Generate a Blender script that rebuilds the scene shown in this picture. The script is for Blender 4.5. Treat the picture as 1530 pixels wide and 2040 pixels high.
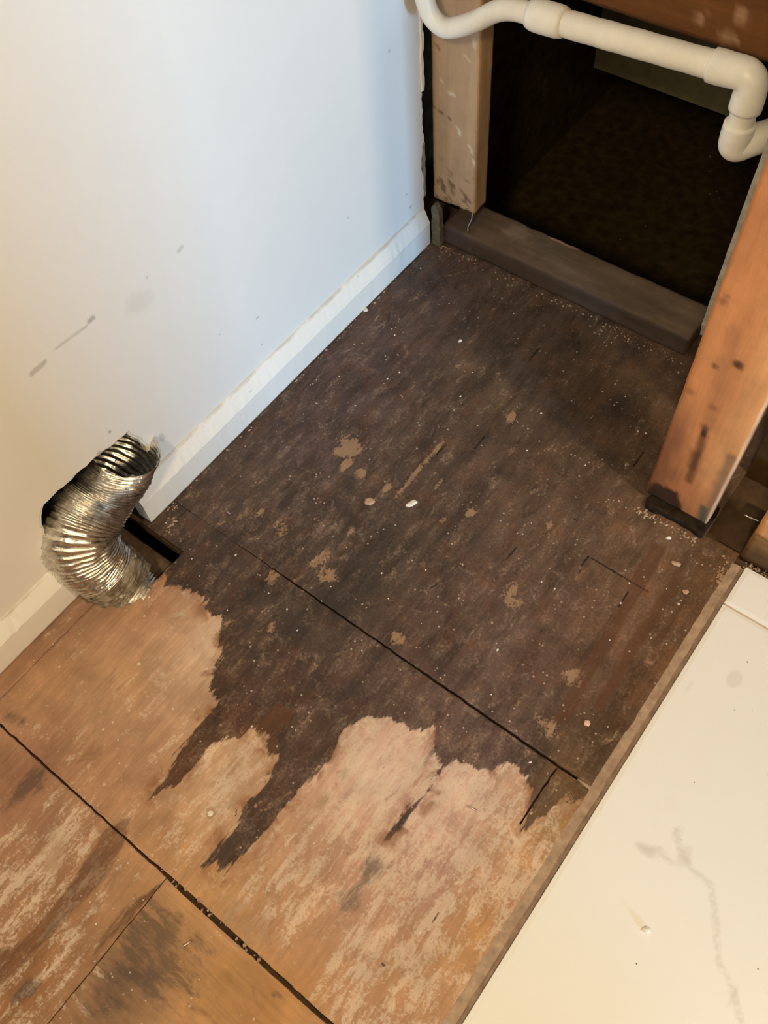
import bpy, bmesh, math, random
import numpy as np
from mathutils import Vector, Matrix, noise
from mathutils.geometry import tessellate_polygon

for o in list(bpy.data.objects):
    bpy.data.objects.remove(o, do_unlink=True)
scene = bpy.context.scene
COL = scene.collection
random.seed(7)
rng = np.random.default_rng(7)

# ------------------------------------------------------------------ camera
cam_d = bpy.data.cameras.new('camera')
cam_d.sensor_fit = 'HORIZONTAL'
cam_d.sensor_width = 36.0
cam_d.lens = 41.385
cam_d.clip_start = 0.02
cam = bpy.data.objects.new('camera', cam_d)
COL.objects.link(cam)
cam.matrix_world = Matrix.Translation((0.770404, -1.033506, 1.152655)) @ Matrix((
    (0.79394926, -0.49527633, 0.35262717),
    (0.60497221, 0.70122262, -0.37722070),
    (-0.06044166, 0.51282374, 0.85636360))).to_4x4()
scene.camera = cam

# ------------------------------------------------------------------ world, lamps, exposure
world = bpy.data.worlds.new('world')
scene.world = world
world.use_nodes = True
bg = world.node_tree.nodes['Background']
bg.inputs[0].default_value = (1.0, 0.86, 0.66, 1)
bg.inputs[1].default_value = 0.10

def lamp(name, kind, loc, energy, color, target=None, **kw):
    d = bpy.data.lights.new(name, kind)
    d.energy = energy
    d.color = color
    for k, v in kw.items():
        setattr(d, k, v)
    o = bpy.data.objects.new(name, d)
    COL.objects.link(o)
    o.location = loc
    if target is not None:
        o.rotation_euler = (Vector(target) - Vector(loc)).to_track_quat('-Z', 'Y').to_euler()
    return o

# two warm ceiling lamps, daylight from a window far to the right (its edge cut by an added, unseen wall)
lamp('ceiling_lamp', 'POINT', (2.00, -0.62, 2.80), 126, (1.0, 0.775, 0.48), shadow_soft_size=0.08)
lamp('room_lamp', 'POINT', (1.00, -2.00, 1.95), 82, (1.0, 0.775, 0.48), shadow_soft_size=0.12)
lamp('window_daylight', 'AREA', (5.0, -2.10, 0.72), 180, (0.38, 0.68, 1.0), (0.0, -0.42, 0.40),
     shape='RECTANGLE', size=0.42, size_y=0.6)

scene.view_settings.view_transform = 'Standard'
scene.view_settings.look = 'None'
scene.view_settings.exposure = 0.0
scene.view_settings.gamma = 1.0
scene.view_settings.use_curve_mapping = False

# ------------------------------------------------------------------ helpers
def s2l(c):
    c = np.asarray(c, float) / 255.0
    return np.where(c <= 0.04045, c / 12.92, ((c + 0.055) / 1.055) ** 2.4)

LAMP = np.array((1.05, 0.90, 0.60))      # lamp white, to turn colours seen under it into albedo
def A(r, g, b, k=1.0):
    return np.clip(s2l((r, g, b)) / (LAMP * k), 0.002, 0.9)
def A4(r, g, b, k=1.0):
    return tuple(A(r, g, b, k)) + (1.0,)

def tag(o, label=None, cat=None, group=None, kind=None):
    if label: o['label'] = label
    if cat: o['category'] = cat
    if group: o['group'] = group
    if kind: o['kind'] = kind
    return o

def link(name, me, mat=None, parent=None, smooth=False):
    o = bpy.data.objects.new(name, me)
    COL.objects.link(o)
    if mat: me.materials.append(mat)
    if parent: o.parent = parent
    if smooth:
        me.polygons.foreach_set('use_smooth', [True] * len(me.polygons))
    return o

def empty(name, loc=(0, 0, 0)):
    o = bpy.data.objects.new(name, None)
    o.empty_display_size = 0.05
    COL.objects.link(o)
    o.location = loc
    return o

def pydata(name, v, f):
    me = bpy.data.meshes.new(name)
    me.from_pydata([tuple(map(float, p)) for p in v], [], [tuple(map(int, q)) for q in f])
    me.update()
    return me

def col_attr(me, rgb, name='Col'):
    a = me.attributes.new(name, 'FLOAT_COLOR', 'POINT')
    d = np.ones((len(me.vertices), 4), np.float32)
    d[:, :3] = rgb
    a.data.foreach_set('color', d.ravel())

def flt_attr(me, val, name):
    a = me.attributes.new(name, 'FLOAT', 'POINT')
    a.data.foreach_set('value', np.asarray(val, np.float32))

def coords(me):
    c = np.empty(len(me.vertices) * 3)
    me.vertices.foreach_get('co', c)
    return c.reshape(-1, 3)

# smooth value noise in numpy (for attributes and edges)
def vnoise(x, y, seed=0):
    x = np.asarray(x, float); y = np.asarray(y, float)
    xi = np.floor(x).astype(np.int64); yi = np.floor(y).astype(np.int64)
    xf = x - xi; yf = y - yi
    u = xf * xf * (3 - 2 * xf); v = yf * yf * (3 - 2 * yf)
    def h(a, b):
        n = (a * 374761393 + b * 668265263 + seed * 982451653) & 0xffffffff
        n = ((n ^ (n >> 13)) * 1274126177) & 0xffffffff
        return ((n ^ (n >> 16)) & 0xffff) / 65535.0
    return (h(xi, yi) * (1 - u) + h(xi + 1, yi) * u) * (1 - v) + (h(xi, yi + 1) * (1 - u) + h(xi + 1, yi + 1) * u) * v
def fbm(x, y, seed=0, o=4):
    s = 0; a = 0.5; t = 0
    for i in range(o):
        s = s + a * vnoise(x * 2 ** i, y * 2 ** i, seed + i); t += a; a *= 0.5
    return s / t
def sst(a, b, x):
    t = np.clip((x - a) / (b - a), 0, 1)
    return t * t * (3 - 2 * t)

def seg_dist(x, y, pts, closed=False):
    d = np.full(x.shape, 9.0)
    n = len(pts)
    for i in range(n if closed else n - 1):
        ax, ay = pts[i]; bx, by = pts[(i + 1) % n]
        dx, dy = bx - ax, by - ay
        L = dx * dx + dy * dy + 1e-12
        t = np.clip(((x - ax) * dx + (y - ay) * dy) / L, 0, 1)
        d = np.minimum(d, np.hypot(x - ax - t * dx, y - ay - t * dy))
    return d
def poly_sdf(x, y, pts):
    ins = np.zeros(x.shape, bool)
    n = len(pts)
    for i in range(n):
        ax, ay = pts[i]; bx, by = pts[(i + 1) % n]
        c = ((ay > y) != (by > y))
        with np.errstate(divide='ignore', invalid='ignore'):
            xx = (bx - ax) * (y - ay) / (by - ay + 1e-15) + ax
        ins ^= c & (x < xx)
    d = seg_dist(x, y, pts, True)
    return np.where(ins, d, -d)

def idw(x, y, samples, p=2.6):
    num = np.zeros(x.shape + (3,)); den = np.zeros(x.shape)
    for (sx, sy), c in samples:
        w = 1.0 / (np.hypot(x - sx, (y - sy) * 0.7) + 0.02) ** p
        num += w[..., None] * np.asarray(c); den += w
    return num / den[..., None]

# ------------------------------------------------------------------ node helpers
class NT:
    def __init__(s, name):
        s.m = bpy.data.materials.new(name); s.m.use_nodes = True
        s.t = s.m.node_tree; s.t.nodes.clear()
        s.out = s.t.nodes.new('ShaderNodeOutputMaterial')
        s.b = s.t.nodes.new('ShaderNodeBsdfPrincipled')
        s.t.links.new(s.b.outputs[0], s.out.inputs[0])
        s.b.inputs['Specular IOR Level'].default_value = 0.3
    def n(s, typ, **kw):
        n = s.t.nodes.new(typ)
        for k, v in kw.items(): setattr(n, k, v)
        return n
    def l(s, a, b): s.t.links.new(a, b)
    def put(s, sock, v):
        if isinstance(v, bpy.types.NodeSocket): s.l(v, sock)
        elif v is not None: sock.default_value = v
    def attr(s, name, vec=False):
        n = s.n('ShaderNodeAttribute'); n.attribute_name = name
        return n.outputs['Color'] if vec else n.outputs['Fac']
    def obj(s, scale=(1, 1, 1), rot=(0, 0, 0)):
        tc = s.n('ShaderNodeTexCoord'); mp = s.n('ShaderNodeMapping')
        mp.inputs['Scale'].default_value = scale
        mp.inputs['Rotation'].default_value = rot
        s.l(tc.outputs['Object'], mp.inputs[0]); return mp.outputs[0]
    def noise(s, vec, scale, detail=4, rough=0.55, dist=0.0):
        n = s.n('ShaderNodeTexNoise'); s.l(vec, n.inputs['Vector'])
        n.inputs['Scale'].default_value = scale; n.inputs['Detail'].default_value = detail
        n.inputs['Roughness'].default_value = rough; n.inputs['Distortion'].default_value = dist
        return n.outputs['Fac']
    def math(s, op, a, b=None, c=None, clamp=False):
        n = s.n('ShaderNodeMath', operation=op); n.use_clamp = clamp
        for i, v in enumerate((a, b, c)):
            if v is not None: s.put(n.inputs[i], v)
        return n.outputs[0]
    def rng(s, v, a, b, c=0.0, d=1.0, smooth=True):
        n = s.n('ShaderNodeMapRange'); n.interpolation_type = 'SMOOTHSTEP' if smooth else 'LINEAR'
        s.put(n.inputs['Value'], v)
        n.inputs['From Min'].default_value = a; n.inputs['From Max'].default_value = b
        n.inputs['To Min'].default_value = c; n.inputs['To Max'].default_value = d
        return n.outputs['Result']
    def mix(s, f, a, b, mode='MIX'):
        n = s.n('ShaderNodeMix', data_type='RGBA', blend_type=mode)
        s.put(n.inputs[0], f)
        for sock, v in ((n.inputs[6], a), (n.inputs[7], b)):
            if isinstance(v, (tuple, list)) and len(v) == 3: v = tuple(v) + (1,)
            s.put(sock, v)
        return n.outputs[2]
    def grey(s, v):
        n = s.n('ShaderNodeCombineColor')
        for i in range(3): s.put(n.inputs[i], v)
        return n.outputs[0]
    def bump(s, h, strength=0.3, dist=0.002):
        n = s.n('ShaderNodeBump'); n.inputs['Strength'].default_value = strength
        n.inputs['Distance'].default_value = dist; s.put(n.inputs['Height'], h)
        s.l(n.outputs[0], s.b.inputs['Normal'])
    def done(s, col, rough=0.6, metal=0.0, spec=None):
        s.put(s.b.inputs['Base Color'], tuple(col) + (1,) if isinstance(col, (tuple, list, np.ndarray)) and len(col) == 3 else col)
        s.put(s.b.inputs['Roughness'], rough); s.b.inputs['Metallic'].default_value = metal
        if spec is not None: s.b.inputs['Specular IOR Level'].default_value = spec
        return s.m

# plywood: attributes Light (colour), Dark (colour), stain (m), pale, blotch
def mat_plywood(name, along='y'):
    N = NT(name)
    st = (1, 0.13, 1) if along == 'y' else (0.13, 1, 1)
    v = N.obj(); vs = N.obj(st); vvs = N.obj((1, 0.05, 1) if along == 'y' else (0.05, 1, 1))
    n1 = N.noise(vs, 90, 5, 0.65); n2 = N.noise(vs, 400, 4, 0.7); n3 = N.noise(v, 26, 4, 0.6, 0.5)
    nf = N.noise(v, 240, 4, 0.7); nl = N.noise(vvs, 260, 3, 0.6); n4 = N.noise(vs, 28, 4, 0.6)
    # ragged stain edge
    e = N.math('ADD', N.attr('stain'), N.math('MULTIPLY', N.math('SUBTRACT', n1, 0.5), 0.034))
    e = N.math('ADD', e, N.math('MULTIPLY', N.math('SUBTRACT', n2, 0.5), 0.007))
    e = N.math('ADD', e, N.math('MULTIPLY', N.math('SUBTRACT', n3, 0.5), 0.020))
    mask = N.rng(e, -0.0015, 0.0025)
    halo = N.math('MULTIPLY', N.rng(e, -0.022, 0.0, 0.0, 1.0), N.rng(n3, 0.45, 0.62, 0.0, 0.75))
    # bare wood
    g = N.math('ADD', N.math('MULTIPLY', n1, 0.5), N.math('ADD', N.math('MULTIPLY', nl, 0.35), N.math('MULTIPLY', n3, 0.35)))
    light = N.mix(1.0, N.attr('Light', True), N.grey(N.rng(g, 0.30, 0.90, 0.62, 1.34, False)), 'MULTIPLY')
    vh = N.obj((1, 0.5, 1) if along == 'y' else (0.5, 1, 1)); npz = N.noise(vh, 55, 7, 0.72, 0.6)
    pm = N.math('ADD', N.math('ADD', N.math('MULTIPLY', N.noise(vs, 70, 6, 0.7), 0.45), N.math('MULTIPLY', npz, 0.55)), N.math('MULTIPLY', N.attr('pale'), 0.30))
    pm = N.math('ADD', pm, N.math('MULTIPLY', N.math('SUBTRACT', nf, 0.5), 0.30))
    pmask = N.rng(pm, 0.67, 0.79)
    light = N.mix(N.math('MULTIPLY', pmask, 0.66), light, A4(216, 186, 142))
    cl = N.noise(v, 17, 6, 0.68, 0.4)
    light = N.mix(1.0, light, N.grey(N.rng(cl, 0.30, 0.70, 0.80, 1.17, False)), 'MULTIPLY')
    lg = N.rng(N.noise(vh, 34, 6, 0.72, 0.8), 0.58, 0.70, 0, 0.40)
    light = N.mix(lg, light, A4(122, 84, 50))
    light = N.mix(halo, light, A4(132, 82, 44))
    # stained wood
    gd = N.math('ADD', N.math('MULTIPLY', n4, 0.55), N.math('ADD', N.math('MULTIPLY', nl, 0.2), N.math('MULTIPLY', n1, 0.35)))
    dark = N.mix(1.0, N.attr('Dark', True), N.grey(N.rng(gd, 0.30, 0.80, 0.40, 1.65, False)), 'MULTIPLY')
    warm = N.mix(N.rng(n3, 0.48, 0.66, 0, 0.5), dark, N.mix(1.0, dark, (1.30, 1.0, 0.78), 'MULTIPLY'))
    sp = N.rng(N.math('ADD', N.math('MULTIPLY', npz, 0.9), N.math('ADD', N.math('MULTIPLY', N.attr('pale'), 0.14), N.math('MULTIPLY', N.math('SUBTRACT', nf, 0.5), 0.25))), 0.50, 0.72, 0, 0.42)
    dark = N.mix(sp, warm, A4(150, 120, 88))
    dark = N.mix(1.0, dark, N.grey(N.rng(cl, 0.30, 0.70, 0.66, 1.32, False)), 'MULTIPLY')
    dark = N.mix(1.0, dark, N.grey(N.rng(nf, 0.25, 0.75, 0.72, 1.25, False)), 'MULTIPLY')
    nb = N.rng(N.noise(vh, 24, 6, 0.72, 0.8), 0.56, 0.70, 0, 0.62)
    dark = N.mix(nb, dark, N.mix(1.0, dark, (0.45, 0.45, 0.46), 'MULTIPLY'))
    c = N.mix(mask, light, dark)
    # spared / paint-splashed spots
    sm = N.rng(N.math('ADD', N.attr('spot'), N.math('ADD', N.math('MULTIPLY', N.math('SUBTRACT', nf, 0.5), 1.6), N.math('MULTIPLY', N.math('SUBTRACT', npz, 0.5), 3.2))), 0.36, 0.74, 0, 0.74)
    c = N.mix(sm, c, N.mix(n2, A4(140, 100, 62), A4(186, 146, 98)))
    # grey blotches, deep wear
    bm = N.rng(N.math('ADD', N.attr('blotch'), N.math('ADD', N.math('MULTIPLY', N.math('SUBTRACT', n1, 0.5), 1.4), N.math('MULTIPLY', N.math('SUBTRACT', npz, 0.5), 1.6))), 0.25, 0.80, 0, 0.66)
    c = N.mix(bm, c, N.mix(mask, A4(66, 54, 42), A4(40, 33, 26)))
    # brown streaks
    km = N.rng(N.math('ADD', N.attr('brown'), N.math('ADD', N.math('MULTIPLY', N.math('SUBTRACT', n1, 0.5), 0.016), N.math('MULTIPLY', N.math('SUBTRACT', npz, 0.5), 0.016))), -0.002, 0.004, 0, 0.80)
    km = N.math('MULTIPLY', km, N.rng(n1, 0.30, 0.62, 0.42, 1.0))
    c = N.mix(km, c, A4(92, 56, 30))
    # small pale fleck
    vo = N.n('ShaderNodeTexVoronoi'); vo.inputs['Scale'].default_value = 95; N.l(v, vo.inputs['Vector'])
    fl = N.math('MULTIPLY', N.rng(vo.outputs['Distance'], 0.10, 0.16, 1, 0), N.rng(N.noise(v, 31, 2), 0.52, 0.62, 0, 0.7))
    c = N.mix(fl, c, A4(205, 178, 140))
    hh = N.math('ADD', N.math('MULTIPLY', n1, 0.6), N.math('ADD', N.math('MULTIPLY', nl, 0.5), N.math('MULTIPLY', nf, 0.4)))
    ck = N.rng(N.math('ADD', N.attr('crack'), N.math('MULTIPLY', N.math('SUBTRACT', nf, 0.5), 0.0022)), 0.0008, 0.0019, 0.85, 0)
    c = N.mix(ck, c, A4(30, 20, 12))
    hh = N.math('SUBTRACT', hh, N.math('MULTIPLY', ck, 2.0))
    N.bump(hh, 0.45, 0.0016)
    return N.done(c, N.rng(n3, 0.3, 0.7, 0.55, 0.75), spec=0.25)

def mat_lumber(name, axis='z', contrast=1.0, spec=0.2):
    N = NT(name)
    sc = {'x': (0.09, 1, 1), 'y': (1, 0.09, 1), 'z': (1, 1, 0.09)}[axis]
    v = N.obj(); vs = N.obj(sc)
    n1 = N.noise(vs, 45, 5, 0.6, 0.4); n2 = N.noise(vs, 260, 4, 0.7); n3 = N.noise(v, 38, 5, 0.65)
    g = N.math('ADD', N.math('MULTIPLY', n1, 0.6), N.math('ADD', N.math('MULTIPLY', n2, 0.25), N.math('MULTIPLY', n3, 0.35)))
    c = N.mix(1.0, N.attr('Col', True), N.grey(N.rng(g, 0.35, 0.85, 1 - 0.42 * contrast, 1 + 0.40 * contrast, False)), 'MULTIPLY')
    N.bump(N.math('ADD', n1, N.math('MULTIPLY', n2, 0.6)), 0.4, 0.0012)
    return N.done(c, 0.65, spec=spec)

def mat_plain(name, rgb, rough=0.5, nscale=60, amt=0.1, metal=0.0, bump=0.1, spec=None):
    N = NT(name); v = N.obj()
    n = N.noise(v, nscale, 4, 0.6)
    c = N.mix(1.0, tuple(rgb) + (1,), N.grey(N.rng(n, 0.25, 0.75, 1 - amt, 1 + amt, False)), 'MULTIPLY')
    if bump: N.bump(n, bump, 0.001)
    return N.done(c, rough, metal, spec)

# ------------------------------------------------------------------ geometry helpers
def grid_panel(name, x0, x1, y0, y1, mat, parent, keep=None, warp=None, res=0.003, thick=0.011, z=0.0):
    """flat sheet with its own edges: grid top, rough skirt, attributes come later"""
    nx = max(2, int(round((x1 - x0) / res))); ny = max(2, int(round((y1 - y0) / res)))
    xs = np.linspace(x0, x1, nx + 1); ys = np.linspace(y0, y1, ny + 1)
    X, Y = np.meshgrid(xs, ys)                    # (ny+1, nx+1)
    idx = -np.ones(X.shape, int)
    cx = (xs[:-1] + xs[1:]) / 2; cy = (ys[:-1] + ys[1:]) / 2
    CX, CY = np.meshgrid(cx, cy)
    K = np.ones(CX.shape, bool) if keep is None else keep(CX, CY)
    used = np.zeros(X.shape, bool)
    for a in (0, 1):
        for b in (0, 1):
            used[a:a + ny, b:b + nx] |= K
    idx[used] = np.arange(used.sum())
    jj, ii = np.nonzero(K)
    F = np.stack([idx[jj, ii], idx[jj, ii + 1], idx[jj + 1, ii + 1], idx[jj + 1, ii]], 1)
    vx = X[used]; vy = Y[used]
    # boundary edges
    ed = {}
    for f in F:
        for k in range(4):
            a, b = int(f[k]), int(f[(k + 1) % 4])
            if (b, a) in ed: del ed[(b, a)]
            else: ed[(a, b)] = 1
    bset = sorted({a for e in ed for a in e})
    bnd = np.zeros(len(vx), bool); bnd[bset] = True
    ox, oy = vx.copy(), vy.copy()
    if warp is not None: vx, vy = warp(vx, vy)
    jx = (fbm(ox * 130, oy * 130, 3) - 0.5) * 0.0022; jy = (fbm(ox * 130 + 50, oy * 130, 5) - 0.5) * 0.0022
    vx = np.where(bnd, vx + jx, vx); vy = np.where(bnd, vy + jy, vy)
    vz = z + (fbm(ox * 9, oy * 5, 11) - 0.5) * 0.0012 - np.where(bnd, 0.0007, 0)
    verts = list(np.stack([vx, vy, vz], 1))
    low = {}
    for a in bset:
        low[a] = len(verts); verts.append(np.array((vx[a], vy[a], z - thick)))
    faces = [tuple(f) for f in F]
    for (a, b) in ed:
        faces.append((b, a, low[a], low[b]))
    me = pydata(name, verts, faces)
    return link(name, me, mat, parent)

def lumber(name, x0, x1, y0, y1, z0, z1, mat, res=0.008, r=0.0025, rough=0.0010, parent=None, colfn=None, edit=None, seed=0):
    """sawn timber: rounded arrises, slightly uneven faces, painted colour per vertex"""
    lo = np.array((x0, y0, z0)); hi = np.array((x1, y1, z1)); S = hi - lo
    n = [max(2, int(round(s / res))) for s in S]
    vs, fs = {}, []
    def vid(i, j, k):
        return vs.setdefault((i, j, k), len(vs))
    for ax in range(3):
        u, w = (ax + 1) % 3, (ax + 2) % 3
        for side in (0, n[ax]):
            for a in range(n[u]):
                for b in range(n[w]):
                    q = []
                    for da, db in ((0, 0), (1, 0), (1, 1), (0, 1)):
                        p = [0, 0, 0]; p[ax] = side; p[u] = a + da; p[w] = b + db
                        q.append(vid(*p))
                    fs.append(q if side else q[::-1])
    P = np.array([(i / n[0], j / n[1], k / n[2]) for (i, j, k) in vs]) * S + lo
    # tighten grid towards the arrises then round them
    inn = np.clip(P, lo + r, hi - r)
    d = P - inn; L = np.linalg.norm(d, axis=1)
    nz = L > 1e-9
    cnt = (np.abs(d) > 1e-9).sum(1)
    P = np.where((nz & (cnt >= 1))[:, None], inn + d / np.maximum(L, 1e-9)[:, None] * r, P)
    P0 = P.copy()
    for a in range(3):
        b, c = (a + 1) % 3, (a + 2) % 3
        P[:, a] += (fbm(P0[:, b] * 60 + 7 * a, P0[:, c] * 60 + P0[:, a] * 40, seed + a) - 0.5) * 2 * rough
    if edit is not None: P = edit(P)
    me = pydata(name, P, fs)
    o = link(name, me, mat, parent, True)
    if colfn is not None: col_attr(me, colfn(P0))
    return o

def prism(name, poly, lo, hi, axis, mat, parent=None, holes=()):
    """outline in the two other axes, thickness along axis"""
    loops = [[Vector((p[0], p[1], 0)) for p in poly]] + [[Vector((p[0], p[1], 0)) for p in h] for h in holes]
    tris = tessellate_polygon(loops)
    flat = [p for L in loops for p in L]
    def at(p, d):
        return {0: (d, p.x, p.y), 1: (p.x, d, p.y), 2: (p.x, p.y, d)}[axis]
    n = len(flat)
    v = [at(p, hi) for p in flat] + [at(p, lo) for p in flat]
    f = [tuple(t) for t in tris] + [tuple(i + n for i in t[::-1]) for t in tris]
    s = 0
    for L in loops:
        m = len(L)
        for i in range(m):
            a, b = s + i, s + (i + 1) % m
            f.append((a, b, b + n, a + n))
        s += m
    me = pydata(name, v, f)
    bm = bmesh.new(); bm.from_mesh(me); bmesh.ops.recalc_face_normals(bm, faces=bm.faces); bm.to_mesh(me); bm.free()
    return link(name, me, mat, parent)

def tube(name, pts, radii, mat, parent=None, sides=28, cap=True, seg=1, normals=None):
    P = np.array(pts, float)
    n = len(P)
    T = np.gradient(P, axis=0) if normals is None else np.array(normals, float)
    T /= np.linalg.norm(T, axis=1)[:, None]
    ref = np.array((0, 0, 1.0)) if abs(T[0, 2]) < 0.9 else np.array((1.0, 0, 0))
    U = np.cross(T[0], ref); U /= np.linalg.norm(U)
    v, f = [], []
    for i in range(n):
        U = U - T[i] * (U @ T[i]); U /= np.linalg.norm(U)
        W = np.cross(T[i], U)
        for k in range(sides):
            a = 2 * math.pi * k / sides
            rr = radii[i](a) if callable(radii[i]) else radii[i]
            v.append(P[i] + (U * math.cos(a) + W * math.sin(a)) * rr)
    for i in range(n - 1):
        for k in range(sides):
            a, b = i * sides + k, i * sides + (k + 1) % sides
            f.append((a, b, b + sides, a + sides))
    if cap:
        f.append(tuple(range(sides - 1, -1, -1))); f.append(tuple((n - 1) * sides + k for k in range(sides)))
    me = pydata(name, v, f)
    bm = bmesh.new(); bm.from_mesh(me); bmesh.ops.recalc_face_normals(bm, faces=bm.faces); bm.to_mesh(me); bm.free()
    return link(name, me, mat, parent, True)

def spline(pts, n):
    P = [np.array(p, float) for p in pts]
    P = [2 * P[0] - P[1]] + P + [2 * P[-1] - P[-2]]
    out = []
    m = len(P) - 3
    for i in range(n):
        t = i / (n - 1) * m; k = min(int(t), m - 1); u = t - k
        a, b, c, d = P[k:k + 4]
        out.append(0.5 * ((2 * b) + (c - a) * u + (2 * a - 5 * b + 4 * c - d) * u * u + (3 * b - a - 3 * c + d) * u ** 3))
    return np.array(out)

def chip(name, loc, size, mat, seed=0, rot=0.0, flat=0.4, parent=None):
    """small irregular flake lying on a surface (loc = contact point)"""
    r = random.Random(seed)
    bm = bmesh.new()
    bmesh.ops.create_icosphere(bm, subdivisions=2, radius=1.0)
    for v in bm.verts:
        k = 1 + 0.45 * (noise.noise(v.co * 1.6 + Vector((seed * 3.1, 0, 0))))
        v.co *= k
        v.co.x *= size[0] / 2; v.co.y *= size[1] / 2; v.co.z = max(v.co.z, -0.5) * size[2] * flat * 2
    me = bpy.data.meshes.new(name)
    bm.to_mesh(me); bm.free()
    zmin = min(v.co.z for v in me.vertices)
    for v in me.vertices: v.co.z -= zmin
    o = link(name, me, mat, parent)
    o.location = loc; o.rotation_euler = (0, 0, rot)
    return o

# ------------------------------------------------------------------ materials
M_ply = mat_plywood('stained_plywood', 'y')
M_plyx = mat_plywood('plywood_cross_grain', 'x')
M_stud = mat_lumber('stud_wood', 'z', 0.55)
M_sill = mat_lumber('sill_wood', 'x', 0.9)
M_head = mat_lumber('header_wood', 'x', 0.8)
M_black = mat_plain('cavity_dark_shade', (0.06, 0.040, 0.018), 0.95, 40, 0.5, bump=0.3, spec=0.05)  # near-black colour on floor and walls stands in for shade in the opening
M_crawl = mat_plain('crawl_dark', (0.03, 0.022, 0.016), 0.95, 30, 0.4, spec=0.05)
M_subfloor = mat_plain('subfloor_wood', A(96, 70, 42), 0.85, 50, 0.3, spec=0.1)
M_gyp = mat_plain('torn_gypsum', (0.60, 0.57, 0.51), 0.95, 180, 0.25, bump=0.5)
M_scrap = mat_plain('dirty_scrap', (0.15, 0.14, 0.11), 0.95, 120, 0.4, bump=0.5)
M_greygyp = mat_plain('dirty_gypsum', (0.30, 0.29, 0.26), 0.95, 120, 0.3, bump=0.5)
M_cavwall = mat_plain('cavity_board', (0.16, 0.14, 0.07), 0.9, 8, 0.4, bump=0.1, spec=0.1)
M_pvc = mat_plain('cream_pvc', (0.90, 0.85, 0.74), 0.38, 45, 0.06, bump=0.05, spec=0.45)
M_pvc2 = mat_plain('white_pvc_fitting', (0.93, 0.89, 0.79), 0.36, 70, 0.05, bump=0.05, spec=0.45)
M_steel = mat_plain('bright_steel', (0.62, 0.60, 0.56), 0.35, 90, 0.15, metal=1.0)
M_chip = mat_plain('plaster_white', (0.75, 0.70, 0.62), 0.9, 200, 0.15)
M_chipt = mat_plain('plaster_pink', A(226, 172, 128), 0.9, 200, 0.12)
M_chipb = mat_plain('wood_chip_tan', A(184, 144, 98), 0.9, 200, 0.2)
M_grout = mat_plain('grout', A(200, 168, 118), 0.9, 150, 0.15)
M_rot = mat_plain('rotten_wood', (0.026, 0.017, 0.011), 0.95, 90, 0.5, bump=0.7, spec=0.05)
M_backing = mat_plain('backer_edge', A(168, 136, 98), 0.85, 70, 0.35, bump=0.4)

def mat_wall():
    N = NT('white_wall_paint')
    tc = N.n('ShaderNodeTexCoord')
    sep = N.n('ShaderNodeSeparateXYZ'); N.l(tc.outputs['Object'], sep.inputs[0])
    v = N.obj()
    n = N.noise(v, 14, 4, 0.6); nf = N.noise(v, 420, 3, 0.6); nm = N.noise(v, 90, 5, 0.75)
    c = N.mix(N.rng(n, 0.35, 0.7, 0, 0.3), (0.88, 0.875, 0.86), (0.84, 0.835, 0.82))
    def seg(a, b, w, soft):
        # painted scuff line between two wall points (y,z)
        dy, dz = b[0] - a[0], b[1] - a[1]; L = dy * dy + dz * dz
        py = N.math('SUBTRACT', sep.outputs[1], a[0]); pz = N.math('SUBTRACT', sep.outputs[2], a[1])
        t = N.math('DIVIDE', N.math('ADD', N.math('MULTIPLY', py, dy), N.math('MULTIPLY', pz, dz)), L, clamp=True)
        ex = N.math('SUBTRACT', py, N.math('MULTIPLY', t, dy)); ez = N.math('SUBTRACT', pz, N.math('MULTIPLY', t, dz))
        d = N.math('SQRT', N.math('ADD', N.math('MULTIPLY', ex, ex), N.math('MULTIPLY', ez, ez)))
        d = N.math('ADD', d, N.math('MULTIPLY', N.math('SUBTRACT', nm, 0.5), w * 2.2))
        return N.rng(d, w * 0.4, w * soft, 1, 0)
    for a, b, w, k, soft in (
        ((-0.6802, 0.3814), (-0.6860, 0.3814), 0.0028, 0.5, 2), ((-0.6924, 0.3784), (-0.7390, 0.3826), 0.0016, 0.28, 2.2),
        ((-0.7603, 0.3780), (-0.7796, 0.3771), 0.0030, 0.42, 2), ((-0.5271, 0.3762), (-0.5333, 0.3743), 0.0022, 0.3, 2.5),
        ((-0.5901, 0.3754), (-0.5913, 0.3747), 0.0012, 0.3, 2), ((-0.4390, 0.1686), (-0.4367, 0.1687), 0.0016, 0.4, 2), ((-0.5134, 0.1998), (-0.5123, 0.1999), 0.001, 0.4, 2),
        ((-0.4425, 0.1133), (-0.4428, 0.1123), 0.0012, 0.4, 2), ((-0.0505, 0.1033), (-0.0520, 0.1033), 0.002, 0.5, 2), ((-0.0616, 0.1366), (-0.0601, 0.1366), 0.0015, 0.4, 2),
        ((-0.2128, 0.1962), (-0.2115, 0.1962), 0.0015, 0.3, 2), ((-0.0853, 0.4046), (-0.0842, 0.4032), 0.0018, 0.35, 2), ((-0.7313, 0.2074), (-0.7310, 0.2059), 0.0018, 0.5, 2),
        ((-0.7587, 0.1886), (-0.7584, 0.1871), 0.0035, 0.5, 2), ((-0.6656, 0.1233), (-0.6640, 0.1139), 0.003, 0.3, 2.5), ((-0.6195, 0.3540), (-0.6082, 0.3488), 0.010, 0.12, 2.5),
        ((-0.8951, 0.1116), (-0.8996, 0.1067), 0.0045, 0.5, 2)):
        c = N.mix(N.math('MULTIPLY', seg(a, b, w, soft), k), c, (0.22, 0.21, 0.18))
    N.bump(N.math('ADD', N.math('MULTIPLY', nf, 0.5), N.math('MULTIPLY', n, 1.5)), 0.08, 0.002)
    return N.done(c, 0.55, spec=0.3)
M_wall = mat_wall()

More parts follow.
